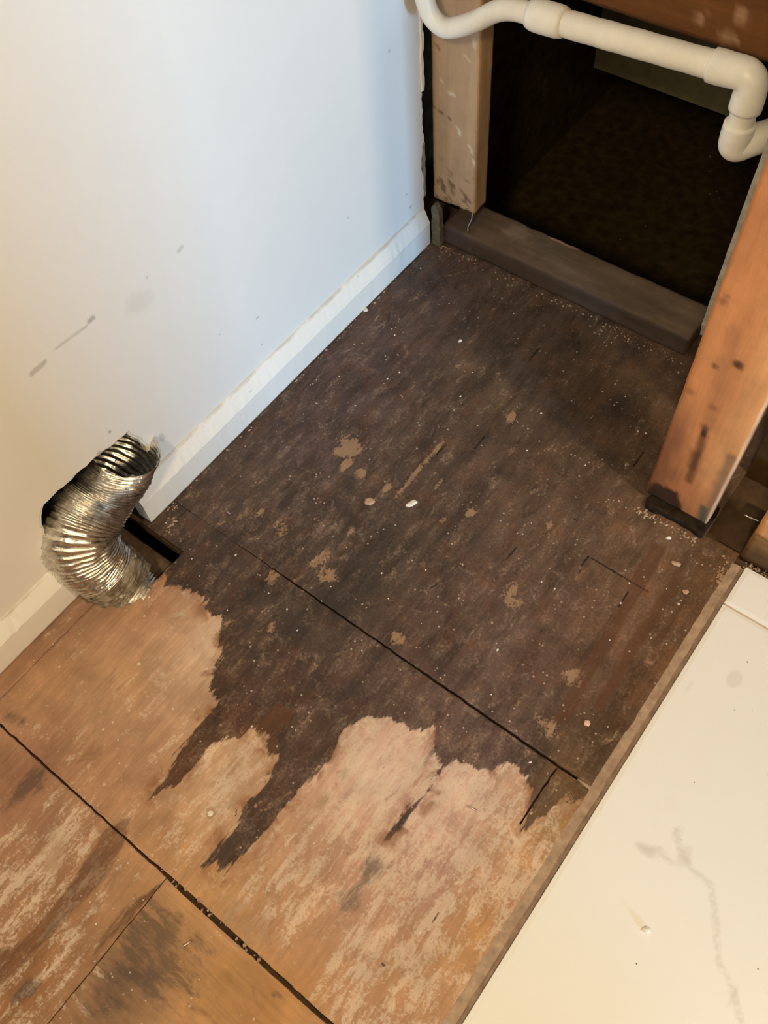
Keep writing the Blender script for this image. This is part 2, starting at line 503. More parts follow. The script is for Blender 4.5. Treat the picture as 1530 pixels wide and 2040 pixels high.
def mat_baseboard():
    N = NT('baseboard_paint'); v = N.obj((1, 0.4, 1))
    n = N.noise(v, 120, 5, 0.7); m = N.noise(N.obj((1, 0.5, 1)), 38, 4, 0.7)
    sep = N.n('ShaderNodeSeparateXYZ'); tc = N.n('ShaderNodeTexCoord'); N.l(tc.outputs['Object'], sep.inputs[0])
    c = N.mix(N.rng(n, 0.3, 0.7, 0, 0.25), (0.90, 0.895, 0.87), (0.85, 0.84, 0.80))
    # grime along the top edge, darker along the floor line
    top = N.math('MULTIPLY', N.rng(N.math('ADD', sep.outputs[2], N.math('MULTIPLY', N.math('SUBTRACT', m, 0.5), 0.016)), 0.0735, 0.079, 0, 1), 0.55)
    c = N.mix(top, c, (0.42, 0.36, 0.26))
    dents = N.rng(N.noise(N.obj(), 55, 3, 0.6), 0.70, 0.74, 0, 0.5)
    c = N.mix(dents, c, (0.45, 0.40, 0.33))
    low = N.math('MULTIPLY', N.rng(N.math('ADD', sep.outputs[2], N.math('MULTIPLY', N.math('SUBTRACT', m, 0.5), 0.008)), 0.001, 0.006, 1, 0), 0.6)
    c = N.mix(low, c, (0.25, 0.20, 0.15))
    N.bump(n, 0.15, 0.001)
    return N.done(c, 0.45, spec=0.35)
M_base = mat_baseboard()

def mat_duct():
    N = NT('duct_foil'); v = N.obj()
    n = N.noise(v, 170, 4, 0.65, 0.5); n2 = N.noise(v, 30, 3, 0.6)
    c = N.mix(N.rng(n, 0.35, 0.7, 0, 0.8), (0.80, 0.78, 0.73), (0.42, 0.39, 0.33))
    c = N.mix(N.rng(n2, 0.5, 0.7, 0, 0.35), c, (0.34, 0.29, 0.21))
    N.bump(n, 0.5, 0.0011)
    return N.done(c, N.rng(n2, 0.3, 0.7, 0.20, 0.36), 1.0)
M_duct = mat_duct()
def mat_tape():
    N = NT('dirty_foil_tape'); v = N.obj()
    n = N.noise(v, 110, 5, 0.7); n2 = N.noise(v, 40, 4, 0.7)
    c = N.mix(N.rng(n2, 0.4, 0.65), (0.40, 0.35, 0.28), (0.16, 0.125, 0.09))
    N.bump(n, 0.9, 0.004)
    return N.done(c, 0.5, 0.25)
M_tape = mat_tape()

def mat_tile():
    N = NT('marble_tile'); v = N.obj()
    n = N.noise(v, 7, 5, 0.6, 0.6); nf = N.noise(v, 60, 5, 0.7); n2 = N.noise(v, 16, 4, 0.6)
    c = N.mix(N.rng(n, 0.35, 0.7, 0, 0.35), (0.79, 0.80, 0.79), (0.77, 0.765, 0.73))
    d = N.math('ADD', N.attr('vein'), N.math('MULTIPLY', N.math('SUBTRACT', nf, 0.5), 0.012))
    c = N.mix(N.rng(d, 0.0, 0.0065, 0.30, 0), c, (0.42, 0.39, 0.36))
    bl = N.math('ADD', N.attr('smoke'), N.math('MULTIPLY', N.math('SUBTRACT', n2, 0.5), 0.6))
    bl = N.math('ADD', bl, N.math('MULTIPLY', N.math('SUBTRACT', nf, 0.5), 0.5))
    c = N.mix(N.rng(bl, 0.25, 0.75, 0, 0.24), c, (0.42, 0.39, 0.36))
    return N.done(c, 0.42, spec=0.35)
M_tile = mat_tile()

# ------------------------------------------------------------------ structure: floor
STAIN = [(0.0259, -0.7624), (0.0854, -0.7733), (0.1063, -0.8160), (0.1468, -0.7990), (0.1718, -0.7931), (0.1815, -0.8088), (0.2117, -0.8036), (0.2259, -0.8221), (0.2506, -0.8446), (0.2617, -0.8731),
         (0.2754, -0.8990), (0.2942, -0.9028), (0.2932, -0.9338), (0.2960, -0.9740), (0.3089, -1.0410), (0.3206, -1.0276), (0.3251, -1.0115), (0.3228, -0.9709), (0.3297, -0.9410), (0.3460, -0.9189), (0.3661, -0.8906),
         (0.3786, -0.8966), (0.3852, -0.9102), (0.4084, -0.9063), (0.4141, -0.9200), (0.4179, -0.9493), (0.4178, -0.9901), (0.4222, -1.0272), (0.4234, -1.0656), (0.4341, -1.0531), (0.4478, -1.0604), (0.4504, -1.0337),
         (0.4599, -0.9969), (0.4588, -0.9566), (0.4600, -0.9181), (0.4617, -0.8687), (0.4601, -0.8243), (0.4731, -0.7919), (0.5036, -0.7764), (0.5341, -0.7726), (0.5528, -0.7521),
         (0.5695, -0.7731), (0.5868, -0.7927), (0.5898, -0.8301), (0.5848, -0.8685), (0.5867, -0.9025), (0.5939, -0.8806), (0.5976, -0.8321), (0.5954, -0.7904), (0.5999, -0.7686), (0.6222, -0.7666),
         (0.6421, -0.7559), (0.6549, -0.7345), (0.6860, -0.7354), (0.7043, -0.7453), (0.7119, -0.7666), (0.7119, -0.8034), (0.7233, -0.7800), (0.7297, -0.7458), (0.7406, -0.7338), (0.7644, -0.7009),
         (0.80, -0.70), (0.80, 0.2), (-0.1, 0.2), (-0.1, -0.76)]
BROWN = [[(0.2871, -1.1087), (0.3062, -1.0759), (0.3285, -1.1082), (0.3324, -1.1641), (0.3304, -1.2290), (0.3215, -1.3161), (0.3056, -1.3411), (0.2937, -1.3009), (0.3027, -1.2290), (0.3033, -1.1714)],
         [(0.3837, -1.1400), (0.3930, -1.1116), (0.3935, -1.1608), (0.3858, -1.2179), (0.3790, -1.1993)],
         [(0.2787, -1.2885), (0.3141, -1.2551), (0.3208, -1.3232)],
         [(0.3496, -0.8925), (0.3644, -0.8472), (0.3902, -0.8457), (0.3933, -0.8859), (0.4098, -0.9151), (0.3859, -0.9080)],
         [(0.6620, -0.5329), (0.6487, -0.3394), (0.6702, -0.3343), (0.6803, -0.4829), (0.6895, -0.6436), (0.6736, -0.6552)],
         [(0.6969, -0.4985), (0.6983, -0.3645), (0.7106, -0.3656), (0.7154, -0.4761), (0.7195, -0.6049), (0.7054, -0.6067)]]
def el(c, rx, ry, k=1.0): return (c, rx, ry, k)
SPOTS = [el((0.1778, -0.4638), .019, .019), el((0.1938, -0.4903), .009, .012), el((0.2239, -0.4913), .0085, .0085), el((0.2648, -0.5234), .008, .009), el((0.2743, -0.4899), .004, .009, .9),
         el((0.4031, -0.4532), .0065, .009), el((0.3774, -0.4865), .006, .006, .8), el((0.2740, -0.5811), .007, .008, .8), el((0.3561, -0.2638), .006, .010), el((0.2687, -0.6489), .012, .018, .75),
         el((0.2915, -0.6603), .016, .012, .75), el((0.1838, -0.6376), .014, .010, .72), el((0.1419, -0.6366), .006, .010, .7), el((0.2305, -0.7089), .014, .014, .72), el((0.4375, -0.6768), .013, .010, .85),
         el((0.5281, -0.5305), .022, .018, .68), el((0.5137, -0.4039), .006, .016, .7), el((0.6652, -0.5843), .016, .016, .68), el((0.7447, -0.7369), .012, .014, .75), el((0.1735, -1.0085), .020, .016, .9),
         el((0.1917, -1.0236), .016, .012, .8), el((0.2941, -0.4260), .0045, .075, .78), el((0.3339, -0.4345), .003, .02, .65), el((0.2305, -0.8026), .008, .010, .6), el((0.2822, -0.3756), .0025, .0025, 1), el((0.3180, -0.4230), .002, .002, 1),
         el((0.6701, -0.6620), .02, .016, .55), el((0.2802, -0.7715), .006, .012, .7), el((0.6621, -0.7570), .008, .03, .5), el((0.2231, -0.2282), .005, .006, .7), el((0.3866, -1.0116), .006, .006, .8),
         el((0.4338, -0.9673), .010, .008, .6), el((0.3459, -1.1468), .014, .012, .7), el((0.2550, -1.1705), .03, .02, .55), el((0.5009, -1.0801), .03, .018, .55), el((0.5325, -1.0836), .03, .025, .5), el((0.4053, -0.9744), .012, .02, .6),
         el((0.6752, -0.8277), .012, .018, .55), el((0.4930, -0.9173), .007, .012, .6)]
BLOTCH = [el((0.1661, -1.1273), .014, .030, .9), el((0.4242, -1.1584), .040, .045, .75), el((0.4655, -1.1743), .05, .045, .65), el((0.4347, -1.2108), .03, .06, .65), el((0.5925, -0.9407), .014, .020, .75), el((0.5939, -0.9823), .020, .028, .55),
          el((0.3433, -0.6778), .02, .045, .75), el((0.3206, -0.6843), .03, .02, .6), el((0.3245, -0.5697), .018, .06, .6), el((0.2144, -0.5162), .018, .022, .7), el((0.3267, -0.3207), .045, .030, .55), el((0.4366, -0.4691), .02, .06, .5),
          el((0.2250, -0.7529), .02, .02, .6), el((0.3457, -0.0777), .05, .03, .5), el((0.4851, -0.1378), .05, .06, .5), el((0.1025, -0.0709), .06, .04, .4), el((0.5691, -0.7815), .004, .02, .7), el((0.5903, -0.8758), .005, .02, .7),
          el((0.3484, -1.2925), .012, .02, .8), el((0.0778, -0.9367), .01, .02, .3), el((0.5873, -1.1146), .008, .005, .7), el((0.0833, -1.0832), .02, .012, .5)]
CRACKS = [[(0.5882, -0.4452), (0.5851, -0.4304), (0.5850, -0.4133)], [(0.5898, -0.4129), (0.6291, -0.4140), (0.6832, -0.4145)], [(0.6262, -0.4160), (0.6257, -0.4065)], [(0.6607, -0.4594), (0.6597, -0.4294)], [(0.5599, -0.2033), (0.5614, -0.2389)],
          [(0.3146, -0.1151), (0.3161, -0.1488)], [(0.3420, -0.3221), (0.3426, -0.3513)], [(0.4324, -0.5765), (0.4288, -0.5889)], [(0.6880, -0.9449), (0.6879, -0.9313)], [(0.6643, -1.0142), (0.6698, -1.0166)], [(0.4086, -0.9876), (0.4149, -0.9946)],
          [(0.4910, -0.4843), (0.4929, -0.4604)], [(0.3013, -0.3682), (0.2995, -0.3931)], [(0.5318, -0.3698), (0.5423, -0.3730)]]
PALES = [((0.1679, -0.8525), .5), ((0.3226, -0.9628), .6), ((0.1772, -1.0101), .6), ((0.2550, -1.1705), .9), ((0.3225, -1.2623), .7), ((0.3765, -0.9719), .8), ((0.5290, -1.0381), .9), ((0.5254, -0.8540), .85), ((0.6124, -0.7977), .9), ((0.6681, -0.8770), .8),
         ((0.6955, -0.9675), .8), ((0.7268, -0.8332), .8), ((0.6474, -1.0498), .8), ((0.5049, -1.1379), .15), ((0.4448, -1.1360), .2), ((0.5873, -1.1146), .1), ((0.1363, -0.9227), .25), ((0.0763, -1.0125), .35), ((0.2460, -1.0192), .35), ((0.1661, -1.1273), .3),
         ((0.2382, -0.6310), .8), ((0.1780, -0.6308), .8), ((0.2360, -0.1109), .3), ((0.0938, -0.1357), .4), ((0.4588, -0.1559), .1), ((0.5242, -0.5479), .6), ((0.6679, -0.5823), .4), ((0.4312, -0.6626), .4), ((0.3586, -1.0932), .5), ((0.7860, -0.9449), .5)]
LIGHT = [((0.1679, -0.8525), (188,144,100)), ((0.1636, -0.9490), (182,136,88)), ((0.0763, -1.0125), (172,126,80)), ((0.2201, -0.8339), (206,168,124)), ((0.2375, -1.0665), (166,120,78)), ((0.3721, -0.9671), (192,150,104)),
         ((0.3586, -1.0932), (166,120,74)), ((0.5307, -0.8501), (206,166,130)), ((0.6012, -0.8371), (196,152,120)), ((0.6381, -0.7786), (200,156,122)), ((0.5618, -0.9418), (176,132,98)), ((0.6535, -0.9094), (172,128,98)),
         ((0.7352, -0.8124), (178,128,80)), ((0.7335, -0.9188), (172,124,72)), ((0.6939, -1.0146), (168,122,78)), ((0.5486, -1.0234), (172,126,82)), ((0.2317, -1.1499), (152,108,72)), ((0.1555, -1.1270), (142,98,66)),
         ((0.2998, -1.2100), (146,102,62)), ((0.3383, -1.2838), (132,88,48)), ((0.4347, -1.2108), (120,88,58)), ((0.5300, -1.1387), (170,122,66)), ((0.4401, -1.1048), (178,130,76)), ((0.5939, -1.1223), (172,120,64)), ((0.0236, -1.0044), (152,108,72)),
         ((0.0362, -0.9083), (150,110,75)), ((0.1096, -0.8456), (180,128,84)), ((0.6945, -0.7604), (186,140,96)), ((0.7540, -0.7617), (150,112,62))]
DARKS = [((0.0650, -0.0959), (70,54,42)), ((0.2360, -0.1109), (68,53,38)), ((0.3596, -0.0683), (66,50,34)), ((0.1045, -0.2960), (78,60,50)), ((0.1006, -0.4655), (82,63,53)), ((0.0846, -0.5958), (95,75,58)), ((0.3146, -0.2301), (80,62,44)),
         ((0.4588, -0.1559), (68,50,32)), ((0.5400, -0.2194), (76,55,34)), ((0.3697, -0.4517), (84,64,48)), ((0.5167, -0.4017), (96,73,53)), ((0.6567, -0.3541), (108,80,54)), ((0.7334, -0.3493), (94,68,42)), ((0.1554, -0.7317), (86,67,53)),
         ((0.1296, -0.7810), (82,63,50)), ((0.3053, -0.7343), (78,64,50)), ((0.3353, -0.8241), (84,63,51)), ((0.3541, -0.6205), (75,62,46)), ((0.4600, -0.6418), (100,75,58)), ((0.5455, -0.5802), (108,82,64)), ((0.6768, -0.5313), (106,76,53)),
         ((0.7137, -0.4588), (108,77,50)), ((0.6324, -0.6515), (102,76,58)), ((0.4332, -0.7795), (86,66,54)), ((0.5593, -0.7220), (105,80,66)), ((0.3432, -0.9057), (94,63,43)), ((0.4307, -0.8833), (86,63,49)), ((0.4263, -0.9976), (80,61,46)),
         ((0.3139, -1.0020), (90,60,37)), ((0.7102, -0.6777), (95,71,46)), ((0.6390, -0.7220), (100,76,63)), ((0.7532, -0.7246), (110,84,52))]
def floor_attrs(o):
    me = o.data; c = coords(me); x, y = c[:, 0], c[:, 1]
    k = np.clip(0.66 - 1.2 * (y + 0.1), 0.6, 1.28)[:, None]     # light measured on the stained boards
    flt_attr(me, poly_sdf(x, y, STAIN), 'stain')
    br = np.full(x.shape, -1.0)
    for p in BROWN: br = np.maximum(br, poly_sdf(x, y, p))
    flt_attr(me, br, 'brown')
    def blobs(L, soft):
        v = np.zeros(x.shape)
        wx = (fbm(x * 60, y * 60, 21) - .5) * .012; wy = (fbm(x * 60, y * 60, 27) - .5) * .012
        for (cc, rx, ry, kk) in L:
            s = min(1, rx / .012)
            r = np.hypot((x + wx * s - cc[0]) / rx, (y + wy * s - cc[1]) / ry)
            v = np.maximum(v, kk * (1 - sst(1 - soft, 1 + soft, r)))
        return v
    flt_attr(me, blobs(SPOTS, .6), 'spot')
    flt_attr(me, blobs(BLOTCH, .9), 'blotch')
    cr = np.full(x.shape, 1.0)
    for p in CRACKS: cr = np.minimum(cr, seg_dist(x, y, p))
    flt_attr(me, cr, 'crack')
    pv = idw(x, y, [(p, (q, q, q)) for p, q in PALES])[:, 0]
    flt_attr(me, pv, 'pale')
    def cols(S): return [(p, s2l(q) / LAMP) for p, q in S]
    col_attr(me, idw(x, y, cols(LIGHT), 3.0) / 0.93, 'Light')
    col_attr(me, idw(x, y, cols(DARKS), 3.0) / k * np.array((1.0, 0.97, 0.86)), 'Dark')

floor = empty('floor'); floor['kind'] = 'structure'
def sub(name, x0, x1, y0, y1, z0=-0.030, z1=-0.0115):
    me = pydata(name, [(x0, y0, z0), (x1, y0, z0), (x1, y1, z0), (x0, y1, z0), (x0, y0, z1), (x1, y0, z1), (x1, y1, z1), (x0, y1, z1)],
                [(3, 2, 1, 0), (4, 5, 6, 7), (0, 1, 5, 4), (1, 2, 6, 5), (2, 3, 7, 6), (3, 0, 4, 7)])
    return link(name, me, M_subfloor, floor)
# subfloor boards under the sheets, cut away around the duct
sub('subfloor', -0.11, 1.7, -2.2, -0.862); sub('subfloor', 0.092, 1.7, -0.862, -0.757); sub('subfloor', -0.11, 1.7, -0.757, 0.10)

jo = lumber('floor_joist', -0.10, 0.60, -0.800, -0.772, -0.120, -0.034, mat_plain('joist_wood', A(110, 84, 58), 0.9, 60, 0.4, bump=0.3, spec=0.1), .02, .003, .001, floor)
def gapwarp(y_edge, side, fn):
    def w(x, y):
        on = np.abs(y - y_edge) < 1e-6
        return x, np.where(on, y + side * fn(x), y)
    return w
gA = lambda x: -0.0003 + 0.0010 * sst(0.12, 0.3, x) + 0.0006 * sst(.3, .6, x) + 0.0008 * (fbm(x * 40, x * 0, 31) - .3)
gB = lambda x: 0.0008 + 0.0034 * np.exp(-((x - 0.455) / 0.06) ** 2) + 0.0012 * sst(.42, .6, x) + 0.0012 * (fbm(x * 55, x * 0, 33) - .3)
def comb(*ws):
    def w(x, y):
        X, Y = x, y
        for f in ws:
            a, b = f(x, y); X = X + (a - x); Y = Y + (b - y)
        return X, Y
    return w
RAG = lambda y: 0.0012 * (fbm(y * 45, y * 0, 41) - .5) * 2
def right_edge(x_edge):
    def w(x, y):
        on = np.abs(x - x_edge) < 1e-6
        chipd = -0.016 * sst(-0.700, -0.690, y) * (1 - sst(-0.640, -0.600, y)) * (y > -0.6985)
        return np.where(on, x + RAG(y) + chipd, x), y
    return w
p1 = grid_panel('plywood_panel', 0.0, 0.759, -0.698, 0.09, M_ply, floor, keep=lambda x, y: ~((x > 0.706) & (y > -0.284)),
                warp=comb(gapwarp(-0.698, 1, gA), right_edge(0.759)))
p2 = grid_panel('plywood_panel', 0.0425, 0.759, -1.0995, -0.699, M_ply, floor,
                keep=lambda x, y: ~((x < 0.089) & (y > -0.860) & (y < -0.757)) & ~((x > 0.7095) & (y > -0.79)),
                warp=comb(gapwarp(-0.699, -1, gA), gapwarp(-1.0995, 1, gB), right_edge(0.759)))
p2b = grid_panel('plywood_strip', 0.0, 0.0415, -0.757, -0.699, M_ply, floor)
p2c = grid_panel('plywood_strip', 0.7105, 0.759, -0.789, -0.7005, M_ply, floor)
p2d = grid_panel('plywood_strip', -0.012, 0.0415, -1.60, -0.893, M_ply, floor)
p3 = grid_panel('plywood_panel', 0.0425, 0.3945, -1.60, -1.1005, M_ply, floor, warp=gapwarp(-1.1005, -1, gB))
p4 = grid_panel('plywood_panel', 0.396, 0.759, -1.60, -1.1005, M_plyx, floor, warp=comb(gapwarp(-1.1005, -1, gB), right_edge(0.759)))
for p in (p1, p2, p2b, p2c, p2d, p3, p4): floor_attrs(p)

# ledge between plywood and tile: strip of old backer / mortar
def backer_pts():
    ys = np.arange(-1.6, -0.300, 0.006)
    v, f = [], []
    for i, y in enumerate(ys):
        a = 0.7600 + 0.0012 * (fbm(np.array([y * 60]), np.array([0.0]), 51)[0] - .5)
        b = 0.7690 + 0.0030 * (fbm(np.array([y * 50]), np.array([0.0]), 53)[0] - .5)
        h = 0.0012 * fbm(np.array([y * 90]), np.array([2.0]), 55)[0]
        v += [(0.738, y, -0.005), (a + .0018, y, 0.0002 + h), (b, y, 0.0015 + h), (b + 0.0004, y, -0.0012), (0.785, y, -0.0012), (0.785, y, -0.0112), (0.738, y, -0.0112)]
        if i:
            o = (i - 1) * 7
            for k in range(7):
                f.append((o + k, o + (k + 1) % 7, o + 7 + (k + 1) % 7, o + 7 + k))
    n = len(v)
    f += [tuple(range(6, -1, -1)), tuple(range(n - 7, n))]
    return v, f
v, f = backer_pts()
me = pydata('backer_strip', v, f)
bm = bmesh.new(); bm.from_mesh(me); bmesh.ops.recalc_face_normals(bm, faces=bm.faces); bm.to_mesh(me); bm.free()
o = link('backer_strip', me, M_backing, floor); o['label'] = 'narrow brown ledge of backer board beside the tiles'

# tiles
VEIN = [[(0.8652, -0.6849), (0.8779, -0.7015), (0.9008, -0.7127), (0.9268, -0.7155), (0.9466, -0.7447), (0.9707, -0.7831), (0.9949, -0.8000), (1.0038, -0.8086), (1.0187, -0.8246)],
        [(0.8349, -0.7263), (0.8502, -0.7271), (0.8578, -0.7164), (0.8808, -0.7220)]]
SMOKE = [((0.8497, -0.7261), .018, .010, .8), ((0.8881, -0.7046), .012, .02, .8), ((0.8352, -0.4678), .011, .016, 1.0), ((0.8688, -0.6866), .012, .018, .5), ((0.7936, -0.5092), .006, .016, .6), ((0.8352, -0.6746), .03, .06, .28), ((0.8251, -0.7903), .02, .04, .18),
         ((0.9999, -0.8055), .006, .02, .7), ((0.8432, -0.5439), .05, .05, .25), ((0.7327, -0.5664), .04, .03, .18)]
def tile(y0, y1):
    x0, x1 = 0.7755, 1.385
    nx, ny = int((x1 - x0) / .006), max(4, int((y1 - y0) / .006))
    xs = np.linspace(x0, x1, nx + 1); ys = np.linspace(y0, y1, ny + 1)
    X, Y = np.meshgrid(xs, ys); Z = np.full(X.shape, 0.012)
    edge = (X == x0) | (X == x1) | (Y == y0) | (Y == y1); Z[edge] -= 0.0008
    vs = list(np.stack([X.ravel(), Y.ravel(), Z.ravel()], 1)); w = nx + 1
    fs = [(j * w + i, j * w + i + 1, (j + 1) * w + i + 1, (j + 1) * w + i) for j in range(ny) for i in range(nx)]
    b = [j for j in range(w)] + [j * w + nx for j in range(1, ny + 1)] + [ny * w + i for i in range(nx - 1, -1, -1)] + [j * w for j in range(ny - 1, 0, -1)]
    s = len(vs)
    vs += [np.array((vs[i][0], vs[i][1], -0.0015)) for i in b]
    m = len(b)
    fs += [(b[(i + 1) % m], b[i], s + i, s + (i + 1) % m) for i in range(m)]
    o = link('marble_tile', pydata('marble_tile', vs, fs), M_tile, floor)
    c = coords(o.data); x, y = c[:, 0], c[:, 1]
    d = np.full(x.shape, 1.0)
    for p in VEIN: d = np.minimum(d, seg_dist(x, y, p))
    flt_attr(o.data, d, 'vein')
    sm = np.zeros(x.shape)
    for (cc, rx, ry, kk) in SMOKE:
        sm = np.maximum(sm, kk * (1 - sst(.3, 1.3, np.hypot((x - cc[0]) / rx, (y - cc[1]) / ry))))
    flt_attr(o.data, sm, 'smoke')
    return o
tile(-0.3745, -0.3065); tile(-1.585, -0.3775)
g = prism('grout_line', [(0.7775, -0.378), (1.385, -0.378), (1.385, -0.374), (0.7775, -0.374)], -0.0015, 0.0102, 2, M_grout, floor)

# ------------------------------------------------------------------ structure: left wall with broken opening for the duct
def rag(pts, step=0.006, amp=0.0022, seed=1):
    r = random.Random(seed); out = []
    for (a, b) in zip(pts, pts[1:]):
        L = math.hypot(b[0] - a[0], b[1] - a[1]); n = max(1, int(L / step))
        for i in range(n):
            t = i / n
            out.append((a[0] + (b[0] - a[0]) * t + r.uniform(-amp, amp), a[1] + (b[1] - a[1]) * t + r.uniform(-amp, amp)))
    out.append(pts[-1]); return out
hole = rag([(-0.889, 0.086), (-0.886, 0.125), (-0.876, 0.168), (-0.862, 0.187)], .006, .0022, 3) + \
       rag([(-0.858, 0.1905), (-0.76, 0.1875), (-0.726, 0.182), (-0.708, 0.181), (-0.709, 0.172), (-0.698, 0.152), (-0.692, 0.122), (-0.693, 0.108), (-0.706, 0.088), (-0.7485, 0.083)], .008, .0016, 4)
edge = rag([(-0.012, 0.0), (-0.012, 0.085), (-0.009, 0.12), (-0.015, 0.16), (-0.012, 0.20), (-0.008, 0.205), (-0.010, 0.30), (-0.008, 0.40)], .007, .0018, 5)
poly = [(-2.4, 0.0), (-0.889, 0.0)] + hole + [(-0.7485, 0.0)] + edge + [(-0.008, 2.4), (-2.4, 2.4)]
wall = prism('wall_left', poly, -0.0127, 0.0, 0, M_wall); wall['kind'] = 'structure'
# broken plaster rim round the opening
rim_pts = hole
v, f = [], []
for i, (y, z) in enumerate(rim_pts):
    cy, cz = -0.80, 0.12
    dy, dz = y - cy, z - cz; L = math.hypot(dy, dz)
    k = random.uniform(0.001, 0.004)
    v += [(0.0006, y + dy / L * k, z + dz / L * k), (-0.002, y - dy / L * 0.0012, z - dz / L * 0.0012), (-0.0127, y - dy / L * random.uniform(0.001, .003), z - dz / L * random.uniform(0.001, .003))]
    if i:
        o_ = (i - 1) * 3
        f += [(o_, o_ + 1, o_ + 4, o_ + 3), (o_ + 1, o_ + 2, o_ + 5, o_ + 4)]
o = link('broken_plaster_edge', pydata('broken_plaster_edge', v, f), M_gyp, wall); o['label'] = 'crumbled pale plaster edge around the duct opening'
# torn strip where the board stops by the post
def torn(name, pts, w, x, mat, seed):
    r = random.Random(seed); L = rag(pts, .01, .0014, seed)
    R_ = [(y + w + r.uniform(-.0015, .0015), z) for (y, z) in L]
    return prism(name, L + R_[::-1], x - 0.004, x, 0, mat, wall)
torn('torn_paper', [(-0.012, 0.300), (-0.011, 0.40), (-0.012, 0.46)], 0.006, 0.0025, M_pvc2, 11)
torn('torn_paper', [(-0.012, 0.098), (-0.010, 0.15), (-0.011, 0.205)], 0.005, 0.0012, M_greygyp, 12)
# cavity behind the board (closed off, dark)
cb = prism('cavity_board', [(-2.4, -0.3), (0.02, -0.3), (0.02, 2.4), (-2.4, 2.4)], -0.115, -0.105, 0, M_crawl, wall)

def baseboard(y0, y1, seed):
    prof = [(0.0004, 0.0012), (0.0146, 0.0014), (0.0155, 0.004), (0.0155, 0.0500), (0.0145, 0.0525), (0.0050, 0.0735), (0.0036, 0.0765), (0.0004, 0.0780)]
    ys = np.arange(y0, y1 + 1e-6, (y1 - y0) / max(2, int((y1 - y0) / .008)))
    v, f = [], []
    for i, y in enumerate(ys):
        for j, (x, z) in enumerate(prof):
            q = noise.noise(Vector((y * 70, j * 3.7 + seed, 0)))
            jx = q * 0.0005 if 0 < j < 7 else 0
            if j in (3, 4): z += noise.noise(Vector((y * 110, seed, 5))) * 0.0018
            v.append((x + jx, y, z))
        if i:
            o_ = (i - 1) * 8
            for k in range(8): f.append((o_ + k, o_ + (k + 1) % 8, o_ + 8 + (k + 1) % 8, o_ + 8 + k))
    n = len(v); f += [tuple(range(7, -1, -1)), tuple(range(n - 8, n))]
    me = pydata('baseboard_left', v, f)
    bm = bmesh.new(); bm.from_mesh(me); bmesh.ops.recalc_face_normals(bm, faces=bm.faces); bm.to_mesh(me); bm.free()
    o = link('baseboard_left', me, M_base); o['kind'] = 'structure'
    return o
baseboard(-0.7485, -0.016, 1); baseboard(-2.2, -0.890, 2)

# ------------------------------------------------------------------ structure: dark space behind the opening, crawl space below
def slab(name, x0, x1, y0, y1, z0, z1, mat, parent=None, kind='structure'):
    me = pydata(name, [(x0, y0, z0), (x1, y0, z0), (x1, y1, z0), (x0, y1, z0), (x0, y0, z1), (x1, y0, z1), (x1, y1, z1), (x0, y1, z1)],
                [(3, 2, 1, 0), (4, 5, 6, 7), (0, 1, 5, 4), (1, 2, 6, 5), (2, 3, 7, 6), (3, 0, 4, 7)])
    o = link(name, me, mat, parent)
    if kind and parent is None: o['kind'] = kind
    return o
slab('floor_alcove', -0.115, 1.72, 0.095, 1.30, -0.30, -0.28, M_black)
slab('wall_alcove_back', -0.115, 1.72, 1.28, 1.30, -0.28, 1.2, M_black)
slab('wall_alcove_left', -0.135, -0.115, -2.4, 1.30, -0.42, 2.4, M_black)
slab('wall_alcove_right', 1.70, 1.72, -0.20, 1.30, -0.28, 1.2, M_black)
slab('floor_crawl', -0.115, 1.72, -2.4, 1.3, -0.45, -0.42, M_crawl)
slab('crawl_light_stop', -0.115, 1.72, -2.42, -2.4, -0.45, -0.03, M_crawl)  # unseen side, added to keep ambient light out from below
slab('crawl_light_stop_right', 1.70, 1.72, -2.4, -0.2, -0.45, -0.03, M_crawl)  # also added unseen, closes the void against ambient light
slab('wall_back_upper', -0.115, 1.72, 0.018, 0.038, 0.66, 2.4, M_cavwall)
slab('daylight_cut_wall', 2.20, 2.30, -3.0, -1.315, 0.0, 2.4, M_wall)  # unseen slab added to give the daylight its soft left edge
# faint board deep in the space
bd = slab('wall_alcove_panel', 0.045, 0.335, 0.50, 0.512, 0.078, 1.2, mat_plain('panel_board', (0.25, 0.22, 0.12), 0.9, 20, 0.3, spec=0.1))

